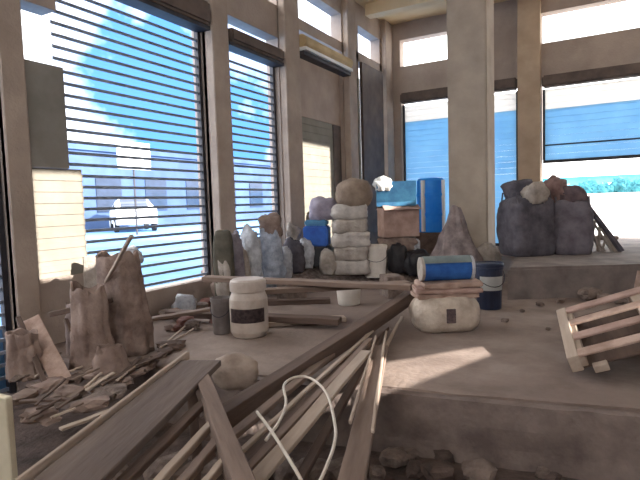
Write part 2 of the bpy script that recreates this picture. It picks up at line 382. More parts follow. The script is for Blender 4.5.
# parked car
def make_car(loc, rz):
    t = thing('car', 'white car parked in the street, seen through the widest shutter', 'car', loc, (0, 0, rz))
    prof = [(-2.1, .35), (-2.12, .75), (-1.95, .95), (-1.3, 1.02), (-.75, 1.42), (.7, 1.46), (1.45, 1.05), (2.05, .98), (2.12, .6), (2.1, .35)]
    bm = BM(); L = [[bm.verts.new((x, s*(.84 if z < 1.1 else .62), z)) for x, z in prof] for s in (-1, 1)]
    n = len(prof)
    for i in range(n): bm.faces.new((L[0][i], L[0][(i+1) % n], L[1][(i+1) % n], L[1][i]))
    bm.faces.new(L[0][::-1]); bm.faces.new(L[1])
    obj('body', bm, M_WHITE, t)
    obj('windscreen', local(board3((-1.26, 0, 1.10), (-.80, 0, 1.44), 1.15, .02), (0, 0, 0)), M_GLASS, t)
    obj('rear_window', board3((.76, 0, 1.47), (1.36, 0, 1.13), 1.15, .02), M_GLASS, t)
    for s in (-1, 1):
        obj('side_window', board3((-.7, s*.74, 1.22), (.75, s*.74, 1.22), .26, .02, up=(0, s, .6)), M_GLASS, t)
        for x in (-1.35, 1.35):
            wv = obj('wheel', tube(BM(), [(x, s*.70, .32), (x, s*.88, .32)], .32, 20), M_TYRE, t)
            obj('hub_cap', tube(BM(), [(x, s*.88, .32), (x, s*.90, .32)], .17, 14), M_WHITE, wv)
    return t
p = atX(131, 200, -19.5); make_car((p.x, p.y, .22), math.radians(-35))
# beyond the back wall
o = obj('yard_wall', box(BM(), -22, 22, -.15, .15, 0, 1.05), M_WHITE, loc=(-2, 44, .3)); tag(o, 'low white yard wall in full sun beyond the back opening', 'wall')
t = thing('warehouse', 'pale cyan warehouse beyond the low white yard wall', 'building', (-2, 52, .3))
obj('wall', box(BM(), -20, 20, 0, 6, 0, 2.6), M_CYAN, t); obj('roof', box(BM(), -20.3, 20.3, -.4, 6.3, 2.6, 2.8), M_WHITE, t)
for k in range(8): obj('door', box(BM(), -17+k*4.6, -15+k*4.6, -.05, 0, 0, 2.0), M_WHITE, t)
for k, (px, s) in enumerate(((570, .8), (588, 1.1), (604, .9), (622, 1.2), (637, 1.0))):
    p = atY(px, 190, 46.0+(k % 2)*2.6)
    t = thing('tree', ('dark teal bushy tree nearest the leaning lattice, before the cyan warehouse', 'dark teal bushy tree second in the row before the cyan warehouse', 'small dark teal tree in the middle of the row before the warehouse', 'largest dark teal bushy tree before the cyan warehouse', 'dark teal bushy tree at the far end of the row before the warehouse')[k], 'tree', (p.x, p.y, .3), group='trees before the warehouse')
    obj('trunk', tube(BM(), [(0, 0, 0), (.03, 0, .9)], [.09, .06], 8), M_WOODD, t)
    bm = blob(.7*s, .6*s, 1.3*s, 2.0, .22, 4, seed=k, cuts=3, flat=False); cr = obj('crown', bm, M_TREE, t, loc=(0, 0, .7))

# ================================================================ HEAP BY THE WALL
def hmound(x, y):
    # height of the rubble bank against the left wall
    f = max(0, min(1, (y-(4.9+(x+4.3)*1.25))/1.6)); g = max(0, min(1, (10.6-y)/1.5)); h = max(0, min(1, (-1.95-x)/1.5))
    f = f*f*(3-2*f)
    return f*g*h*(.36+.10*nb((x, y, 0), 1.6)+.05*nb((x, y, 3), 5))
bm = BM(); nx, ny = 46, 80
G = [[bm.verts.new((-4.26+i*2.6/nx, 4.7+j*6.0/ny, hmound(-4.26+i*2.6/nx, 4.7+j*6.0/ny)-.004)) for j in range(ny+1)] for i in range(nx+1)]
for i in range(nx):
    for j in range(ny): bm.faces.new((G[i][j], G[i+1][j], G[i+1][j+1], G[i][j+1]))
o = obj('rubble_bank', bm, mat('rubble', lin(128, 114, 108), lin(84, 72, 68), 14, bump=1.2, bscale=40), smooth=True)
tag(o, 'bank of loose grey rubble and dust against the slatted shutters', 'rubble', kind='stuff')
def hit(px, py):
    """where a sight line meets the bank or the floor"""
    d = ray(px, py); d.normalize(); t = 3.0
    while t < 16:
        p = CP+d*t; h = hmound(p.x, p.y) if -4.4 < p.x < -1.6 and 4.7 < p.y < 10.7 else 0
        if p.z <= h: return Vector((p.x, p.y, h))
        t += .01
    return CP+d*10
def bag(px0, px1, py0, py1, m, label, name='sack', cat='sack', p=2.6, amp=.08, seed=0, base=None, dep=.7, group=None, sc=3, rz=None):
    """a bag whose silhouette fills the picture box px0..px1, py0..py1 and stands on base (or what is below)"""
    b = base if base is not None else hit((px0+px1)/2, py1); xc = (px0+px1)/2
    if base is None and b.x < -4.0:
        q = atX(xc, py1, -4.0); b = Vector((q.x, q.y, hmound(q.x, q.y))); hz = max(.1, atX(xc, py0, -4.0).z-b.z); py0 = py1-hz/mpp(b)
    b.x = max(b.x, -4.36+(px1-px0)/2*mpp(b)*1.1) if b.x > -4.6 else b.x
    k = mpp(b)
    bm = blob((px1-px0)/2*k*1.02, (px1-px0)/2*k*dep, (py1-py0)*k, p, amp, sc, seed)
    o = obj(name, bm, m, smooth=True, loc=(b.x, b.y, b.z-.01), rot=(0, 0, _y if rz is None else rz))
    return tag(o, label, cat, group)
def bucket(px, pyb, wpx, hpx, m, label, band=None, lid=True, base=None, name='bucket', cat='bucket', handle=True, tilt=(0, 0, 0), jar=False):
    b = base if base is not None else atz(px, pyb, 0); k = mpp(b); r = wpx/2*k; h = hpx*k
    t = thing(name, label, cat, (b.x, b.y, b.z), (tilt[0], tilt[1], _y))
    e = r*.06
    if jar:
        obj('body', lathe(BM(), [(r*.78, 0), (r*.86, h*.02), (r*.97, h*.10), (r*.98, h*.5), (r*.97, h*.66), (r*.86, h*.76), (r*.84, h*.79)]), m, t, smooth=False)
        obj('lid', lathe(BM(), [(r*.86, h*.79), (r*.93, h*.80), (r*.93, h*.93), (r*.90, h*.97), (r*.78, h)]), m, t)
    elif lid:
        obj('body', lathe(BM(), [(r*.80, 0), (r*.84, .01), (r*.96, h*.84), (r, h*.86), (r, h*.91), (r*.96, h*.915)]), m, t, smooth=False)
        obj('lid', lathe(BM(), [(r*.97, h*.90), (r*1.04, h*.91), (r*1.04, h*.97), (r*.98, h), (r*.90, h*.975)]), m, t)
    else:
        obj('body', lathe(BM(), [(r*.80, 0), (r*.84, .01), (r*.96, h*.88), (r*1.03, h*.90), (r*1.03, h), (r*.95, h), (r*.78, h*.08), (r*.3, h*.05)]), m, t)
    if band:
        z0, z1, bmm = band
        bm = BM(); n = 20; th0, th1 = -PI/2-1.0, -PI/2+1.0; R0 = lambda z: (r*.985 if jar else r*(.84+.12*z/.84))+.002
        g = [[bm.verts.new((R0(z)*math.cos(th0+(th1-th0)*i/n)*rr, R0(z)*math.sin(th0+(th1-th0)*i/n)*rr, z*h)) for i in range(n+1)] for z, rr in ((z0, 1.0), (z1, 1.0))]
        for i in range(n): bm.faces.new((g[0][i], g[0][i+1], g[1][i+1], g[1][i]))
        bmesh.ops.solidify(bm, geom=list(bm.faces), thickness=.002)
        obj('printed_label', bm, bmm, t)
    if handle and not jar:
        pts = [(r*1.03*math.cos(a), -abs(math.sin(a))*r*.55-r*.75*math.sin(a), h*.80-math.sin(a)*h*.28) for a in [i*PI/12 for i in range(13)]]
        obj('handle', tube(BM(), pts, .004, 6), M_DARK, t)
    return t

# pots, buckets and drums in the open
bucket(250, 335, 39, 57, M_BUCK, 'large off-white bucket with a dark printed band, standing alone before the planks', (.28, .52, M_LABEL), jar=True)
bucket(222, 333, 20, 36, mat('grey_tin', lin(120, 112, 110), lin(96, 88, 86), 6, rough=.5), 'small grey tin pail beside the off-white bucket with dark band', lid=False)
bucket(349, 304, 26, 20, mat('clean_white_plastic', lin(232, 226, 218), lin(214, 206, 198), 5, rough=.5, bump=.1), 'low white tub under the end of the long planks', lid=False, handle=False, name='tub', cat='tub')
b = atz(375, 278, 0)
bucket(489, 308, 28, 46, M_NAVY, 'navy blue bucket with a pale paper label next to the foam roll', (.42, .72, M_WHITE), lid=True)

# stack: round sack, folded boards, foam roll
b = atz(441, 331, 0); k = mpp(b)
bm = blob(34*k, 25*k, 36*k, 3.2, .035, 3, seed=3); t = obj('sack', bm, M_SACK, smooth=True, loc=(b.x, b.y+.12, 0), rot=(0, 0, _y))
tag(t, 'plump cream sack lying under the folded card and blue foam roll', 'sack')
obj('print_mark', bev(box(BM(), -4*k, 5*k, -26.6*k, -22*k, 11*k, 25*k), .004), M_LABEL, t)
for j, (dz, m, lab, wd, rr) in enumerate(((33, M_WOODB, 'lowest sheet of folded pink-brown card on the plump cream sack', 31, .05), (38.5, M_PINK, 'middle sheet of folded pink-brown card above the plump sack', 33, -.04), (44, M_WOODB, 'top sheet of folded pink-brown card right beneath the foam roll', 30, .10))):
    bm = bev(box(BM(), -wd*k, wd*k, -17*k, 17*k, 0, 5*k), .01, 2); bmesh.ops.subdivide_edges(bm, edges=list(bm.edges), cuts=3, use_grid_fill=True); rough(bm, .012, 4, j)
    o = obj('card_sheet', bm, m, loc=(b.x+.02*j, b.y+.12, dz*k), rot=(0, 0, _y+rr)); tag(o, lab, 'card', 'folded card sheets')
t = thing('foam_roll', 'blue roll wrapped at both ends with pale bands, topmost on the cream sack pile', 'roll', (b.x+.03, b.y+.13, 49.5*k), (0, 0, _y+.04))
bm = BM(); tube(bm, [(-25*k, 0, 12*k), (-20*k, 0, 12*k), (22*k, 0, 12*k)], 12*k, 24); rough(bm, .006, 9); obj('sheet', bm, mat('blue_foam', lin(50, 105, 180), lin(36, 82, 150), 6, bump=.3), t)
obj('band', tube(BM(), [(22*k, 0, 12*k), (25*k, 0, 12*k)], 12.4*k, 24), M_SACKW, t)
bm = BM(); tube(bm, [(-25.5*k, -.5*k, 12.6*k), (22*k, -.5*k, 12.6*k)], 12.3*k, 24)
bmesh.ops.delete(bm, geom=[v for v in bm.verts if v.co.z < 17*k], context='VERTS')
obj('dusty_cover', bm, mat('green_grey', lin(128, 140, 140), lin(104, 116, 120), 5), t)
obj('band', tube(BM(), [(-28*k, 0, 12*k), (-25*k, 0, 12*k)], 12.2*k, 24), M_SACKG, t)

# behind: wall of stuff, from the shutters to the pillar
bag(214, 234, 229, 264, mat('olive_can', lin(92, 86, 74), lin(66, 62, 54), 6), 'dark olive jerry can standing under the pier between the slatted shutters', 'jerry_can', 'can', p=4.5, amp=.02, seed=4, dep=.5)
bag(232, 250, 246, 272, M_SACKG, 'small slumped grey sack before the torn white plastic sack', seed=5)
bag(240, 262, 224, 268, M_SACKW, 'torn white plastic sack leaning below the narrow slatted shutter', seed=6, amp=.16, p=2.2)
bag(258, 284, 226, 272, mat('bluish_plastic', lin(186, 194, 208), lin(130, 138, 154), 9, rough=.5, bump=.6), 'bluish white crumpled plastic sack between torn sack and the second pier', seed=7, amp=.18, p=2.3)
b7 = atX(272, 262, -4.0)
bag(262, 284, 214, 238, M_SACKB, 'dark brown rag bundle perched on the bluish crumpled sack', 'rag_bundle', 'bundle', seed=8, amp=.2, base=Vector((b7.x, b7.y, atX(272, 238, -4.0).z)))
b = hit(270, 273)
t = thing('car_tyre', 'black tyre lying flat in front of the bluish crumpled sack', 'tyre', b, (.15, .1, 0))
bm = BM(); n = 28; r1, r2 = .15, .055
rings = [[bm.verts.new(((r1+r2*math.cos(a))*math.cos(u), (r1+r2*math.cos(a))*math.sin(u), .055+r2*math.sin(a))) for a in [q*PI/5 for q in range(10)]] for u in [i*2*PI/n for i in range(n)]]
for i in range(n):
    for q in range(10): bm.faces.new((rings[i][q], rings[(i+1) % n][q], rings[(i+1) % n][(q+1) % 10], rings[i][(q+1) % 10]))
obj('tread', bm, M_TYRE, t, smooth=True)
bag(284, 304, 238, 266, M_SACKD, 'small dark sack between the tyre and the blue canister', seed=9, amp=.18)
bag(286, 300, 226, 244, M_SACKG, 'grey lump of dried cement on the small dark sack', 'cement_lump', 'lump', seed=10, amp=.25, base=Vector((hit(294, 264).x, hit(294, 264).y, hit(294, 264).z+22*mpp(hit(294, 264)))))
extra = [(216, 232, 252, 274, M_SACKG, 'grey sack slumped at the foot of the olive jerry can', 'sack', 'sack'),
 (226, 244, 232, 262, mat('mauve_bag', lin(150, 142, 150), lin(112, 104, 114), 7), 'mauve-grey bag just behind the torn white plastic sack', 'sack', 'sack'),
 (300, 314, 238, 268, M_SACKW, 'narrow white plastic sack against the side of the blue canister', 'sack', 'sack'),
 (276, 292, 246, 272, M_SACKW, 'small white scrap of plastic sheet beside the black tyre', 'plastic_sheet', 'plastic sheet'),
 (320, 336, 250, 274, M_SACKG, 'small grey bag before the black base of the blue canister', 'sack', 'sack'),
 (246, 260, 254, 276, M_SACKD, 'dark bag at the foot of the torn white plastic sack', 'sack', 'sack')]
for i, (x0, x1, y0, y1, m, lab, nm, ct) in enumerate(extra): bag(x0, x1, y0, y1, m, lab, nm, ct, seed=90+i, amp=.13, p=2.8)
# blue canister
b = hit(318, 266); k = mpp(b)
t = thing('canister', 'blue square canister with teal lid and black lower half', 'canister', b, (0, 0, _y-.2))
obj('base', bev(box(BM(), -13*k, 13*k, -9*k, 9*k, 0, 20*k), .02, 2), M_BLACK, t)
obj('body', bev(box(BM(), -12.5*k, 12.5*k, -8.5*k, 8.5*k, 20*k, 40*k), .02, 2), M_BLUE, t)
obj('lid', bev(box(BM(), -11*k, 11*k, -8*k, 8*k, 40*k, 46*k), .02, 2), M_TEAL, t)
obj('spout_cap', tube(BM(), [(0, 0, 46*k), (0, 0, 49*k)], 3*k, 12), M_BLACK, t)
bag(313, 341, 201, 224, mat('lilac_sack', lin(165, 158, 172), lin(138, 130, 146), 7), 'lilac grey bag resting on the teal lid of the blue canister', seed=11, amp=.1, base=Vector((b.x+.08, b.y+.05, b.z+46*k)))
# stack of cement sacks
b = hit(352, 273); k = mpp(b); z = b.z-.01
labs = ['bottom', 'second', 'third', 'fourth', 'fifth']
wds = [19, 17.5, 18.5, 17, 17.5]
for i in range(5):
    bm = blob(wds[i]*k, 13*k, 15.5*k, 5, .06, 3, seed=20+i)
    o = obj('cement_sack', bm, M_SACKG if i % 2 else mat('light_grey_sack', lin(192, 184, 178), lin(158, 150, 144), 7), smooth=True, loc=(b.x+random.uniform(-.02, .02), b.y, z), rot=(0, 0, _y+random.uniform(-.2, .2)))
    tag(o, '%s grey cement sack from below in the tall stack behind the white lidded bucket' % labs[i], 'sack', 'stacked grey cement sacks'); z += 13.6*k
bm = blob(18*k, 15*k, 28*k, 2.4, .07, 3, seed=31); o = obj('sack', bm, mat('tan_sack', lin(150, 132, 116), lin(122, 104, 90), 6), smooth=True, loc=(b.x+.05, b.y+.02, z-.02), rot=(0, 0, _y))
tag(o, 'rounded tan bag crowning the tall stack of grey cement sacks', 'sack')
# second stack with carton, crate
b = hit(394, 272)+Vector((-.05, .35, 0)); b.z = hmound(b.x, b.y); k = mpp(b); z = b.z-.01
for i in range(2):
    bm = blob(19*k, 13*k, 16*k, 3.4, .07, 3, seed=40+i)
    o = obj('sack', bm, (M_SACKG, M_SACKB)[i], smooth=True, loc=(b.x, b.y, z), rot=(0, 0, _y+.1*i)); z += 15*k
    tag(o, ('grey lower sack under the pink carton', 'brown upper sack directly under the pink carton')[i], 'sack')
t = thing('carton', 'dusty pink carton standing on brown sack beside the bright blue barrel', 'box', (b.x, b.y, z-.005), (0, 0, _y+.15))
obj('body', bev(box(BM(), -18*k, 18*k, -12*k, 12*k, 0, 29*k), .008), M_PINK, t)
for s in (-1, 1): obj('flap', board3((-18*k, s*12*k, 29*k), (18*k, s*12*k, 29.5*k), 10*k, .006, up=(0, s*.5, 1)), M_PINK, t)
z += 30*k
t = thing('crate', 'teal blue plastic crate with a white cloth, on top of the pink carton', 'crate', (b.x-.03, b.y, z), (0, 0, _y-.1))
bm = box(BM(), -19*k, 19*k, -12*k, 12*k, 0, 24*k)
bm.faces.ensure_lookup_table(); top = max(bm.faces, key=lambda f: f.calc_center_median().z)
r = bmesh.ops.inset_region(bm, faces=[top], thickness=.02); bmesh.ops.translate(bm, verts=top.verts, vec=(0, 0, -20*k))
obj('body', bm, M_TEAL, t)
obj('cloth', blob(9*k, 8*k, 14*k, 2.3, .2, 4, seed=44), M_WHITE, t, smooth=True, loc=(-12*k, -7*k, 15*k))
# bright barrel
b = hit(424, 262)+Vector((-.1, .75, 0)); b.z = hmound(b.x, b.y); k = mpp(b)
t = thing('wooden_block', 'dark timber block under the bright blue barrel', 'block', (b.x, b.y, b.z), (0, 0, .3))
h0 = 24*k; obj('timber', bev(box(BM(), -16*k, 16*k, -14*k, 14*k, -.03, h0), .01), M_WOODD, t)
t = thing('barrel', 'bright translucent blue barrel with painted white highlights, left of the concrete pillar', 'barrel', (b.x, b.y, b.z+h0))
r = 13.5*k; h = 53*k
obj('body', lathe(BM(), [(r*.9, 0), (r, .03), (r, h*.3), (r*1.04, h*.32), (r*1.04, h*.35), (r, h*.37), (r, h*.66), (r*1.04, h*.68), (r*1.04, h*.71), (r, h*.73), (r*.98, h*.95), (r*.85, h)]), M_BLUEB, t)
for a in (-2.35, -.75):
    aa = a+_y; obj('painted_highlight', tube(BM(), [(r*1.0*math.cos(aa), r*1.0*math.sin(aa), .02), (r*1.0*math.cos(aa), r*1.0*math.sin(aa), h*.96)], 2.2*k, 8), M_WHITE, t)  # highlights on the barrel's sides, added as white tubes
bucket(375, 277, 25, 32, mat('clean_white_plastic', lin(232, 226, 218), lin(214, 206, 198), 5, rough=.5, bump=.1), 'white lidded bucket in front of the stacked grey cement sacks', base=hit(375, 277))
# black bags, grey rag pile by the pillar
bag(388, 408, 244, 272, M_BLACK, 'black refuse bag at the foot of the pink carton', 'refuse_bag', 'bag', seed=50, amp=.15)
bag(404, 432, 250, 276, M_BLACK, 'black refuse bag in front of the bright blue barrel', 'refuse_bag', 'bag', seed=51, amp=.15)
bag(410, 420, 238, 252, M_SACKW, 'small white plastic pot on the black refuse bags', 'pot', 'pot', seed=52, amp=.04, p=4, base=atY(415, 252, hit(416, 272).y+.1))
b = atY(457, 262, 7.55); b.z = 0; k = mpp(b); ztop = atY(456, 207, 7.55).z
bm = BM(); bmesh.ops.create_cone(bm, segments=48, radius1=1, radius2=.13, depth=1, cap_ends=True); bmesh.ops.subdivide_edges(bm, edges=[e for e in bm.edges if abs(e.verts[0].co.z-e.verts[1].co.z) > .5], cuts=9)
for v in bm.verts:
    a = math.atan2(v.co.y, v.co.x); r0 = 1+.16*math.sin(a*7+nb(v.co, 2)*4)+.2*nb(v.co, 3.0)
    v.co = Vector((v.co.x*r0*31*k, v.co.y*r0*18*k, (v.co.z+.5)*ztop*(1+.1*nb(v.co, 2.5))))
o = obj('rag_pile', bm, mat('grey_pink_rag', lin(160, 146, 144), lin(108, 98, 100), 5, bump=.7), smooth=True, loc=(b.x, b.y, b.z), rot=(0, 0, _y))
tag(o, 'peaked pile of grey-pink rags heaped against the concrete pillar', 'rag pile')
c = atY(487, 268, 7.9); c.z = 0
bag(474, 500, 236, 272, M_SACKG, 'low grey sack at the foot of the concrete pillar, behind the navy bucket', seed=54, amp=.12, base=c)
bag(436, 470, 246, 262, M_SACKD, 'flat dark sack behind the blue foam roll', seed=55, amp=.12)

# ================================================================ HORIZONTAL PLANKS BY THE BUCKETS
def pp(x1, y1, z1, x2, y2, z2): return atz(x1, y1, z1), atz(x2, y2, z2)
def pl(x1, y1, z1, x2, y2, z2, w, t, m, label, **k):
    a, b = pp(x1, y1, z1, x2, y2, z2); return plank(a, b, w, t, m, label, **k)
pl(205, 276, .44, 412, 284, .40, .16, .05, M_WOOD, 'long tan plank lying topmost behind the buckets', seed=1)
pl(262, 289, .36, 408, 281, .34, .14, .05, M_WOOD, 'tan plank crossing under the topmost one behind the off-white bucket', seed=2)
pl(168, 310, .12, 340, 318, .10, .14, .06, M_WOODD, 'dark brown plank at floor level behind the off-white bucket', seed=3)
pl(266, 300, .06, 330, 298, .06, .12, .06, M_WOODD, 'dark brown plank ending short of the low white tub', seed=4)
pl(262, 322, .05, 345, 316, .05, .12, .045, M_WOODP, 'pale short board flat on the floor beside the off-white bucket', seed=5)
for i, (x, y, z0) in enumerate(((215, 290, .30), (292, 300, .26), (392, 296, .27))):
    p = atz(x, y, 0); bm = bev(box(BM(), -.16, .16, -.11, .11, 0, z0), .008)
    o = obj('concrete_block', bm, M_RUB, loc=p, rot=(0, 0, .3+i)); tag(o, ['concrete block near the brick-red rubble, propping the long planks', 'middle concrete block propping the long planks', 'concrete block at the far end of the long planks'][i], 'block')
# slab rubble by the wall
def chunk(px, py, s, m, label, z=0.0, group=None, seed=0, name='rubble_chunk', cat='rubble', flat=.6):
    p = atz(px, py, z); p.x = max(p.x, -4.36+s*1.5); bm = BM(); bmesh.ops.create_icosphere(bm, subdivisions=2, radius=1)
    for v in bm.verts:
        q = v.co.copy(); f = max(abs(q.x), abs(q.y), abs(q.z)); q = q.lerp(q/f, .6)*(1+.35*nb(q+Vector((seed, seed*2, 0)), 1.3))
        v.co = Vector((q.x*s, q.y*s*.8, q.z*s*flat))
    zm = min(v.co.z for v in bm.verts)
    o = obj(name, bm, m, loc=(p.x, p.y, z-zm-.004), rot=(0, 0, seed*1.7)); return tag(o, label, cat, group)
for i in range(34):
    x, y = random.uniform(152, 216), random.uniform(284, 332) if i < 22 else random.uniform(284, 302)
    red = i % 3 == 0
    lb = ('brick-red ' if red else 'grey ')+('broken piece close under the sill of the widest shutter' if y < 300 else 'broken piece on the open floor near the grey tin pail')
    chunk(x, y, random.uniform(.05, .10) if y > 302 else random.uniform(.09, .14), M_RED if red else (M_RUB, M_SACKB)[i % 2], lb, group=lb, seed=i)
bag(160, 182, 292, 312, M_SACKW, 'crushed white plastic sack on rubble under the widest shutter', seed=60, amp=.2, base=atz(171, 312, 0)+Vector((.1, 0, 0)))
bag(186, 214, 268, 300, M_SACKB, 'low brown sack where the tan plank begins', seed=61, amp=.15, base=atz(200, 300, 0)+Vector((.12, 0, 0)))
pl(150, 318, .16, 226, 305, .20, .10, .03, M_WOOD, 'short board lying over the rubble below the widest shutter', seed=7)

# ================================================================ TORN SACKS AT THE LEFT
def drape(cx, cy, z0, rx, ry, h, m, label, seed, folds=9, top=.8, open_top=True, rz=0, lean=(0, 0), name='torn_sack', cat='sack'):
    bm = BM(); n = 72; rows = 18; rings = []
    for j in range(rows+1):
        f = j/rows; ring = []
        for i in range(n):
            a = i*2*PI/n
            fold = 1+.055*(1-.45*f)*math.sin(a*folds+2*nb((math.cos(a), math.sin(a), seed), 1.5)) + .12*nb((math.cos(a)*1.2, math.sin(a)*1.2, f*1.6+seed), 1.6)
            taper = 1-(1-top)*f
            zz = h*f*(1+.05*nb((math.cos(a), math.sin(a), seed+7), 1.4)*f*2)
            ring.append(bm.verts.new((rx*math.cos(a)*fold*taper+lean[0]*f, ry*math.sin(a)*fold*taper+lean[1]*f, zz)))
        rings.append(ring)
    if open_top:
        for s, dz in ((.88, 0), (.82, -.25), (.70, -.5)):
            rings.append([bm.verts.new(((rings[rows][i].co.x-lean[0])*s+lean[0], (rings[rows][i].co.y-lean[1])*s+lean[1], rings[rows][i].co.z+dz*h)) for i in range(n)])
    for j in range(len(rings)-1):
        for i in range(n): bm.faces.new((rings[j][i], rings[j][(i+1) % n], rings[j+1][(i+1) % n], rings[j+1][i]))
    bm.faces.new(rings[0][::-1]); bm.faces.new(rings[-1]); rough(bm, .012, 6, seed); rough(bm, .007, 16, seed+3)
    o = obj(name, bm, m, smooth=True, loc=(cx, cy, z0), rot=(0, 0, rz)); return tag(o, label, cat)
M_DUST = mat('dusty_paper', lin(158, 138, 128), lin(122, 102, 94), 5, bump=.6)
p = atz(128, 352, 0); k = mpp(p)
drape(p.x, p.y, 0, 25*k, 20*k, 98*k, M_SACKB, 'tallest torn brown sack standing open below the widest shutter', 1, rz=_y, lean=(-.05, 0))
p = atz(92, 366, 0); k = mpp(p)
drape(p.x, p.y, 0, 22*k, 15*k, 82*k, M_DUST, 'dusty pink-grey paper sack drooping in folds before the tallest torn sack', 2, rz=_y, folds=7, top=.75)
p = atz(86, 340, 0); k = mpp(p)
bm = bev(box(BM(), -16*k, 16*k, -.03, .03, 0, 84*k), .01); o = obj('plasterboard', bm, M_SACKG, loc=(p.x+.12, p.y+.1, 0), rot=(-.08, 0, _y+.2)); tag(o, 'upright grey plasterboard offcut behind the dusty paper sack', 'board')
b = atz(140, 345, 0); k = mpp(b)
bag(128, 149, 250, 270, M_SACKW, 'whitish scrap of packing on the rim of the tallest torn sack', 'packing_scrap', 'scrap', seed=62, amp=.15, base=Vector((b.x-.12, b.y+.05, 78*k)))
ba, bb = atY(84, 314, 2.34), atY(131, 234, 2.66)
ba = atz(74, 338, .03) if ba.z > .3 else ba
plank(ba, bb, .03, .025, M_WOODP, 'pale thin batten sticking up out of the torn sacks', name='batten', cat='batten', seed=8)
plank(atY(50, 312, 2.5), atY(112, 298, 2.75), .05, .04, M_WOODD, 'dark batten lying across the torn paper sacks', name='batten', cat='batten', seed=9)
p = atz(112, 378, 0); k = mpp(p)
drape(p.x, p.y, 0, 20*k, 12*k, 34*k, M_DUST, 'low crumpled paper sack at the foot of the tallest torn sack', 3, rz=_y+.3, folds=6, top=.6)
p = atz(74, 352, 0); k = mpp(p)
drape(p.x+.05, p.y, 0, 11*k, 9*k, 50*k, mat('mauve_paper', lin(150, 134, 130), lin(112, 97, 94), 6), 'narrow mauve paper sack between the drooping paper sack and leaning boards', 4, rz=_y, folds=5, top=.8)
# leaning boards far left
plank(atz(64, 385, .0), atY(30, 318, 2.35), .13, .02, M_WOODB, 'pinkish board leaning on the near pier under the cream panel', seed=10, up=(.8, -.5, .3))
plank(atz(48, 388, .0), atY(18, 316, 2.25), .035, .03, M_WOODD, 'dark thin batten leaning beside the pinkish board', name='batten', cat='batten', seed=11)
plank(atz(88, 370, .0), atY(66, 318, 2.5), .03, .03, M_WOODD, 'short dark batten leaning between the paper sack and pinkish board', name='batten', cat='batten', seed=12)
drape(-3.72, 2.15, -.0, .14, .10, .34, M_DUST, 'low crumpled paper bag at the foot of the near pier', 5, rz=.4)
q = atY(9, 397, 1.55)
bm = bev(box(BM(), -.5, 0, -.02, .02, 0, q.z+.38), .006); o = obj('cream_board', bm, mat('cream_board_paint', lin(225, 214, 190), lin(208, 196, 170), 3), loc=(q.x, q.y, -.38)); tag(o, 'cream board standing on edge in front of the near pier', 'board')
# scraps over the floor at left
for i in range(46):
    x, y = random.uniform(18, 180), random.uniform(368, 425)
    if y < 372 or y > 480-(x-12)*.75-6: 
        y = min(y, 480-(x-12)*.75-12); 
    if y < 345: continue
    p = atz(x, y, 0); z = 0.0
    if p.y < EDGE(p.x)+.08: p = atz(x, y, .0)
    m = random.choice([M_RUB, M_WOODD, M_DUST, M_WOOD, M_SACKB])
    s = random.uniform(.03, .075)
    bm = BM(); bmesh.ops.create_icosphere(bm, subdivisions=2, radius=1)
    for v in bm.verts:
        q = v.co.copy(); f = max(abs(q.x), abs(q.y), abs(q.z)); q = q.lerp(q/f, .6)*(1+.4*nb(q+Vector((i, i*2, 0)), 1.3)); v.co = Vector((q.x*s*1.5, q.y*s, q.z*s*.45))
    zm = min(v.co.z for v in bm.verts)
    o = obj('rubble_chunk', bm, m, loc=(p.x, p.y, z-zm-.004), rot=(0, 0, i*1.3)); 
    kd = {'rubble_concrete': 'flat grey chip', 'dark_wood': 'flat dark wood scrap', 'dusty_paper': 'flat dusty paper scrap', 'weathered_wood': 'flat tan wood scrap', 'brown_sack': 'flat brown sacking scrap'}[m.name]
    zn = 'in the litter before the leaning boards' if x < 62 else ('in the litter before the drooping paper sack' if x < 112 else 'in the litter before the tallest torn sack')
    tag(o, kd+' '+zn, 'rubble', kd+' '+zn)
for i, (a, b2, c, d, m, lab) in enumerate(((30, 420, 110, 372, M_WOOD, 'thin lath lying in the litter before the leaning boards'), (60, 428, 150, 395, M_WOODP, 'pale lath lying along the big grey board'), (100, 384, 165, 352, M_WOODD, 'dark lath in the litter before the tallest torn sack'), (20, 400, 70, 398, M_WOODD, 'short dark lath nearest the near pier'))):
    plank(atz(a, b2, .05+.01*i), atz(c, d, .05+.01*i), .04, .015, m, lab, name='lath', cat='lath', seed=20+i)

rs = random.Random(5)
for i in range(22):
    x, y = rs.uniform(20, 165), rs.uniform(362, 418); y = min(y, 480-(x-12)*.75-22)
    dx = rs.uniform(14, 34); a = atz(x, y, .05+.012*(i % 4)); c = atz(x+dx, y-dx*rs.uniform(.3, .95), .05+.012*(i % 4)+rs.uniform(0, .05))
    zn = 'before the leaning boards' if x < 70 else 'before the torn sacks'
    m = rs.choice([M_WOODD, M_WOOD, M_WOODD, M_WOODP]); kd = {'dark_wood': 'dark', 'weathered_wood': 'tan', 'pale_wood': 'pale'}[m.name]
    lb = '%s splintered stick in the litter %s' % (kd, zn)
    plank(a, c, rs.uniform(.012, .035), .012, m, lb, name='stick', cat='stick', group=lb, seed=120+i)
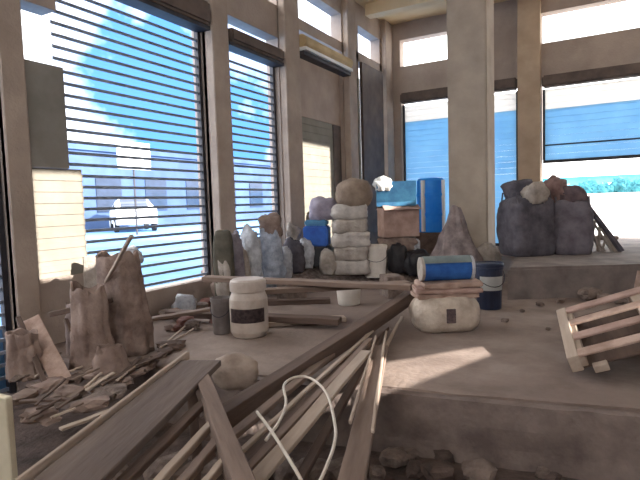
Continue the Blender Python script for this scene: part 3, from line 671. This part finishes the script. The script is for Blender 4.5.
# ================================================================ FOREGROUND FRAME
ZF = .34
t = thing('formwork_panel', 'big weathered timber frame of boards in the near corner', 'frame', atz(150, 430, ZF-.3))
t.location.z = 0
def sub(name, a, b2, w, th, m, roll=0, seed=0):
    a = Vector(a)-t.location; b2 = Vector(b2)-t.location
    L = (b2-a).length; bm = board3((0, 0, 0), (0, L, 0), w, th, seed=seed, seg=8, warp=.0015); d = (b2-a).normalized(); s = d.cross(Vector((0, 0, 1))).normalized(); u = s.cross(d)
    R = Matrix((s, d, u)).transposed().to_4x4()
    if roll: R = R@Matrix.Rotation(roll, 4, 'Y')
    o = obj(name, bm, m, t); o.matrix_local = Matrix.Translation(a)@R; return o
sub('side_board', atz(52, 492, ZF), atz(201, 360, ZF), .235, .035, mat('grey_wood', lin(122, 108, 100), lin(92, 78, 72), 5, stretch=(1, .12, 1), bump=.5), seed=31)
sub('edge_batten', atz(10, 484, ZF+.02), atz(187, 351, ZF+.02), .02, .05, M_WOODP, seed=38)
sub('cross_board', atz(202, 374, ZF-.0), atz(252, 500, ZF-.0), .07, .10, M_WOOD, seed=32)
sub('slat', atz(100, 500, ZF-.05), atz(206, 398, ZF-.05), .05, .03, M_WOODD, seed=33)
sub('slat', atz(135, 502, ZF-.05), atz(212, 420, ZF-.05), .035, .03, M_WOODP, seed=34)
sub('slat', atz(160, 505, ZF-.05), atz(222, 432, ZF-.05), .04, .03, M_WOOD, seed=35)
sub('slat', atz(188, 500, ZF-.05), atz(232, 448, ZF-.05), .03, .03, M_WOODP, seed=36)
for (x, y) in ((70, 462), (196, 365), (250, 486)):
    p = atz(x, y, ZF-.03); sub('leg', (p.x, p.y, ZF-.02), (p.x+.01, p.y+.01, -.38 if p.y < EDGE(p.x)-.05 else 0), .06, .06, M_WOODD, seed=37)
# round pale basin behind the cross board
p = atz(226, 392, 0); k = mpp(p)
bm = blob(24*k, 18*k, 34*k, 2.2, .08, 3, seed=70); o = obj('cement_lump', bm, mat('pale_cement', lin(178, 162, 150), lin(140, 124, 114), 6), smooth=True, loc=(p.x, p.y+.1, 0), rot=(0, 0, .4)); tag(o, 'smooth pale lump of set cement behind the timber frame', 'lump')

# ================================================================ LONG FANNED PLANKS
fan = [
 (205, 420, .10, 413, 289, .30, .10, .12, M_WOODD, 'thick dark beam, the longest of the fanned planks'),
 (178, 476, .10, 366, 324, .12, .06, .03, M_WOOD, 'grey plank lying directly along the thick dark beam'),
 (205, 482, .12, 377, 325, .13, .03, .02, M_WOODP, 'narrow pale lath second from the thick dark beam'),
 (200, 500, .04, 384, 326, .05, .10, .03, M_WOODD, 'dark plank between the narrow lath and the pale broken board'),
 (216, 500, .13, 370, 338, .14, .045, .02, M_WOOD, 'grey lath tucked beside the pale splintered board'),
 (236, 500, .16, 366, 350, .14, .075, .025, M_WOODP, 'pale splintered board in the middle of the fan'),
 (282, 506, .02, 380, 335, .03, .05, .03, M_WOODD, 'thin dark plank under the white hose'),
 (345, 506, .10, 381, 345, .10, .11, .035, M_WOOD, 'wide tan plank at the outer end of the fan'),
 (372, 430, .13, 386, 330, .12, .018, .02, M_WOODP, 'very thin pale lath lying on the wide tan plank'),
 (350, 420, .14, 376, 335, .13, .016, .02, M_WOODP, 'short pale lath crossing onto the wide tan plank'),
 (382, 352, .06, 402, 316, .05, .03, .02, M_WOODP, 'short pale stick at the far tips of the fan')]
for i, (a, b2, z1, c, d, z2, wd, th, m, lab) in enumerate(fan):
    pl(a, b2, z1, c, d, z2, wd, th, m, lab, seed=50+i, group=None)
# hose loop
hp = [(257, 412), (272, 432), (287, 456), (302, 482), (306, 500), (314, 492), (325, 470), (334, 445), (335, 425), (327, 394), (312, 379), (296, 377), (284, 385), (286, 402), (280, 420), (266, 440)]
def smooth_pts(P, n=6):
    r = []
    for i in range(len(P)-1):
        p0, p1, p2, p3 = P[max(i-1, 0)], P[i], P[i+1], P[min(i+2, len(P)-1)]
        for j in range(n):
            t_ = j/n; r.append(.5*((2*p1)+(p2-p0)*t_+(2*p0-5*p1+4*p2-p3)*t_*t_+(3*p1-p0-3*p2+p3)*t_**3))
    r.append(P[-1]); return r
P3 = [atz(x, y, .20+(.02 if i in (0, 1, 2) else 0)) for i, (x, y) in enumerate(hp)]
bm = tube(BM(), smooth_pts(P3), .0075, 8); o = obj('hose', bm, M_HOSE, smooth=True); tag(o, 'thin white hose curled in a loop over the fanned planks', 'hose')

# ================================================================ PALLET
PR = Euler((.155, -.362, .099), 'XYZ')
t = thing('pallet', 'worn wooden pallet tipped up on one side on the raised floor', 'pallet', (-.18, 3.695, .055), PR)
def pbox(name, x0, x1, y0, y1, z0, z1, m=M_WOODB): 
    bm = bev(box(BM(), x0, x1, y0, y1, z0, z1), .005); rough(bm, .004, 6, x0*9+y0); return obj(name, bm, m, t)
for i, y0 in enumerate((0.0, .28, .54, .81)): pbox('deck_board', .0, 1.1, y0, y0+.10, .085, .105, M_WOODB if i % 2 == 0 else M_PINK)
for x0 in (0, .50, 1.02): pbox('bearer', x0, x0+.08, 0, .90, .022, .085, M_WOODP)
pbox('side_board', -.03, .045, -.01, .91, .0, .110, M_WOODP)
for x0 in (.10, .55, 1.0): pbox('block', x0, x0+.09, -.03, .05, -.03, .02, M_WOODP)
for y0 in (.02, .31, .60): pbox('dark_gap_backing', 0, 1.1, y0, y0+.27, 0, .020, M_WOODD)  # wide dark backing, added so the gaps between deck boards look shaded
p = atz(636, 345, 0)
chunk(648, 350, .17, M_RUB, 'lump of rubble propping the raised side of the pallet', seed=3, flat=.8)
p = atz(640, 332, 0)
plank((p.x-.02, p.y+.5, .0), (p.x+.05, p.y+.42, .47), .12, .03, M_WOODB, 'pale upright board end behind the tipped pallet', seed=66, up=(0, -1, .1))
for i, (x, y, s) in enumerate(((575, 296, .09), (589, 300, .12), (604, 302, .08), (560, 303, .05), (540, 306, .04), (522, 312, .03), (505, 322, .035), (548, 330, .025), (620, 304, .07))):
    chunk(x, y, s, M_RUB, ('broken concrete lump at the foot of the platform step' if s > .045 else 'crumb of concrete scattered on the open floor'), group=('lumps by the step' if s > .045 else 'crumbs on the floor'), seed=i+5)
# rubble in the lower ground
for i in range(16):
    x = random.uniform(372, 640); y = random.uniform(452, 500) + (x-380)*.05
    p = atz(x, y, -.38); s = random.uniform(.03, .09)
    if p.y > EDGE(p.x)-.12: continue
    chunk(x, y, s, random.choice([M_RUB, M_PIT, M_PIT]), 'broken lump on the lower ground '+('beside the wide tan plank' if x < 450 else 'midway along the slab edge' if x < 560 else 'below the tipped pallet'), z=-.38, group='lumps on the lower ground '+('beside the tan plank' if x < 450 else 'midway along the edge' if x < 560 else 'below the pallet'), seed=i+30)
for i in range(24):
    x = random.uniform(20, 370); p = atz(x, random.uniform(440, 500), -.38)
    bm = BM()
    if p.y > EDGE(p.x)-.2: continue
    chunk(x, 480, random.uniform(.05, .12), M_RUB, 'broken lump on the lower ground '+('under the timber frame' if x < 190 else 'under the fanned planks'), z=-.38, group='lumps '+('under the timber frame' if x < 190 else 'under the fanned planks'), seed=i+80)

# ================================================================ PLATFORM PILE
def onplat(px, py): return atz(px, py, .38)
b = atY(528, 250, 8.0); b.z = .38; k = mpp(b)
def pb(px0, px1, py0, py1, dy, m, label, name='sack', cat='sack', z=None, **kw):
    c = atY((px0+px1)/2, py1, 8.0+dy); base = Vector((c.x, c.y, .38 if z is None else z)); kk = mpp(base)
    return bag(px0, px1, py0, py1, m, label, name=name, cat=cat, base=base, **kw)
def drum(px0, px1, py0, dy, m, label, dent=0):
    c = atY((px0+px1)/2, 250, 8.0+dy); k = mpp(c); top = atY((px0+px1)/2, py0, 8.0+dy).z; r = (px1-px0)/2*k; h = top-.38
    t = thing('bulk_bag', label, 'bag', (c.x, c.y, .38), (0, 0, _y+dent))
    bm = blob(r*1.05, r*.95, h, 4.5, .04, 4, seed=dent*10+px0, cuts=4)
    obj('body', bm, m, t, smooth=True)
    for s in (-1, 1):
        for q in (-1, 1):
            obj('lifting_loop', tube(BM(), [(s*r*.8, q*r*.7, h*.85), (s*r*.85, q*r*.5, h*1.06), (s*r*.75, q*r*.2, h*1.02), (s*r*.7, q*r*.1, h*.88)], .012, 6), m, t)
    return t
drum(504, 548, 196, -.1, M_SACKD, 'dark grey bulk bag standing nearest the pillar on the platform', .2)
drum(550, 587, 200, .2, mat('mid_grey_bag', lin(118, 112, 120), lin(88, 82, 90), 5, bump=.5), 'lighter grey bulk bag next to the dark one on the platform', -.1)
zt = atY(526, 200, 7.9).z
pb(504, 536, 176, 200, -.05, M_SACKD, 'slumped black sack on top of the dark grey bulk bag', z=zt-.05, seed=80, amp=.15)
pb(524, 548, 182, 203, -.25, M_SACKG, 'small grey sack tucked between the two bulk bags', z=zt-.05, seed=81, amp=.15)
pb(540, 566, 172, 200, .1, mat('rose_rag', lin(150, 122, 116), lin(108, 84, 82), 7), 'rose-brown rag bundle peaking above the bulk bags', 'rag_bundle', 'bundle', z=zt-.06, seed=82, amp=.2, p=1.8)
pb(556, 586, 186, 206, .2, mat('mauve_rag', lin(112, 96, 100), lin(82, 70, 76), 7), 'mauve folded tarpaulin over the lighter bulk bag', 'tarpaulin', 'tarpaulin', z=zt-.10, seed=83, amp=.12)
# leaning lattice
t = thing('lattice_frame', 'broken dark lattice leaning down from the bulk bags to the platform', 'frame', atY(600, 240, 8.6)); t.location.z = .38
def seg(x1, y1, x2, y2, r, name='bar', Y=8.6):
    a = atY(x1, y1, Y)-t.location; b3 = atY(x2, y2, Y)-t.location; a.z = max(a.z, .01); b3.z = min(b3.z, .0)
    obj(name, tube(BM(), [a, b3], r, 6), M_SACKG if name == 'bar' else M_SACKD, t)
seg(586, 204, 622, 246, .045, 'rail'); seg(588, 214, 612, 246, .02, 'bar'); seg(586, 232, 606, 246, .02); seg(596, 216, 590, 246, .02); seg(608, 230, 602, 246, .018); seg(584, 206, 590, 246, .03, 'rail', 8.6); seg(592, 212, 616, 246, .03); seg(600, 224, 598, 246, .025); seg(588, 222, 600, 246, .025)
for i in range(10):
    x = random.uniform(586, 624); p = atY(x, 244, 8.5+random.random()*.5)
    s = random.uniform(.03, .08); chunk(x, 240, s, M_RUB, 'pale broken lump round the foot of the leaning lattice', z=.38, group='lumps round the lattice', seed=i+150)
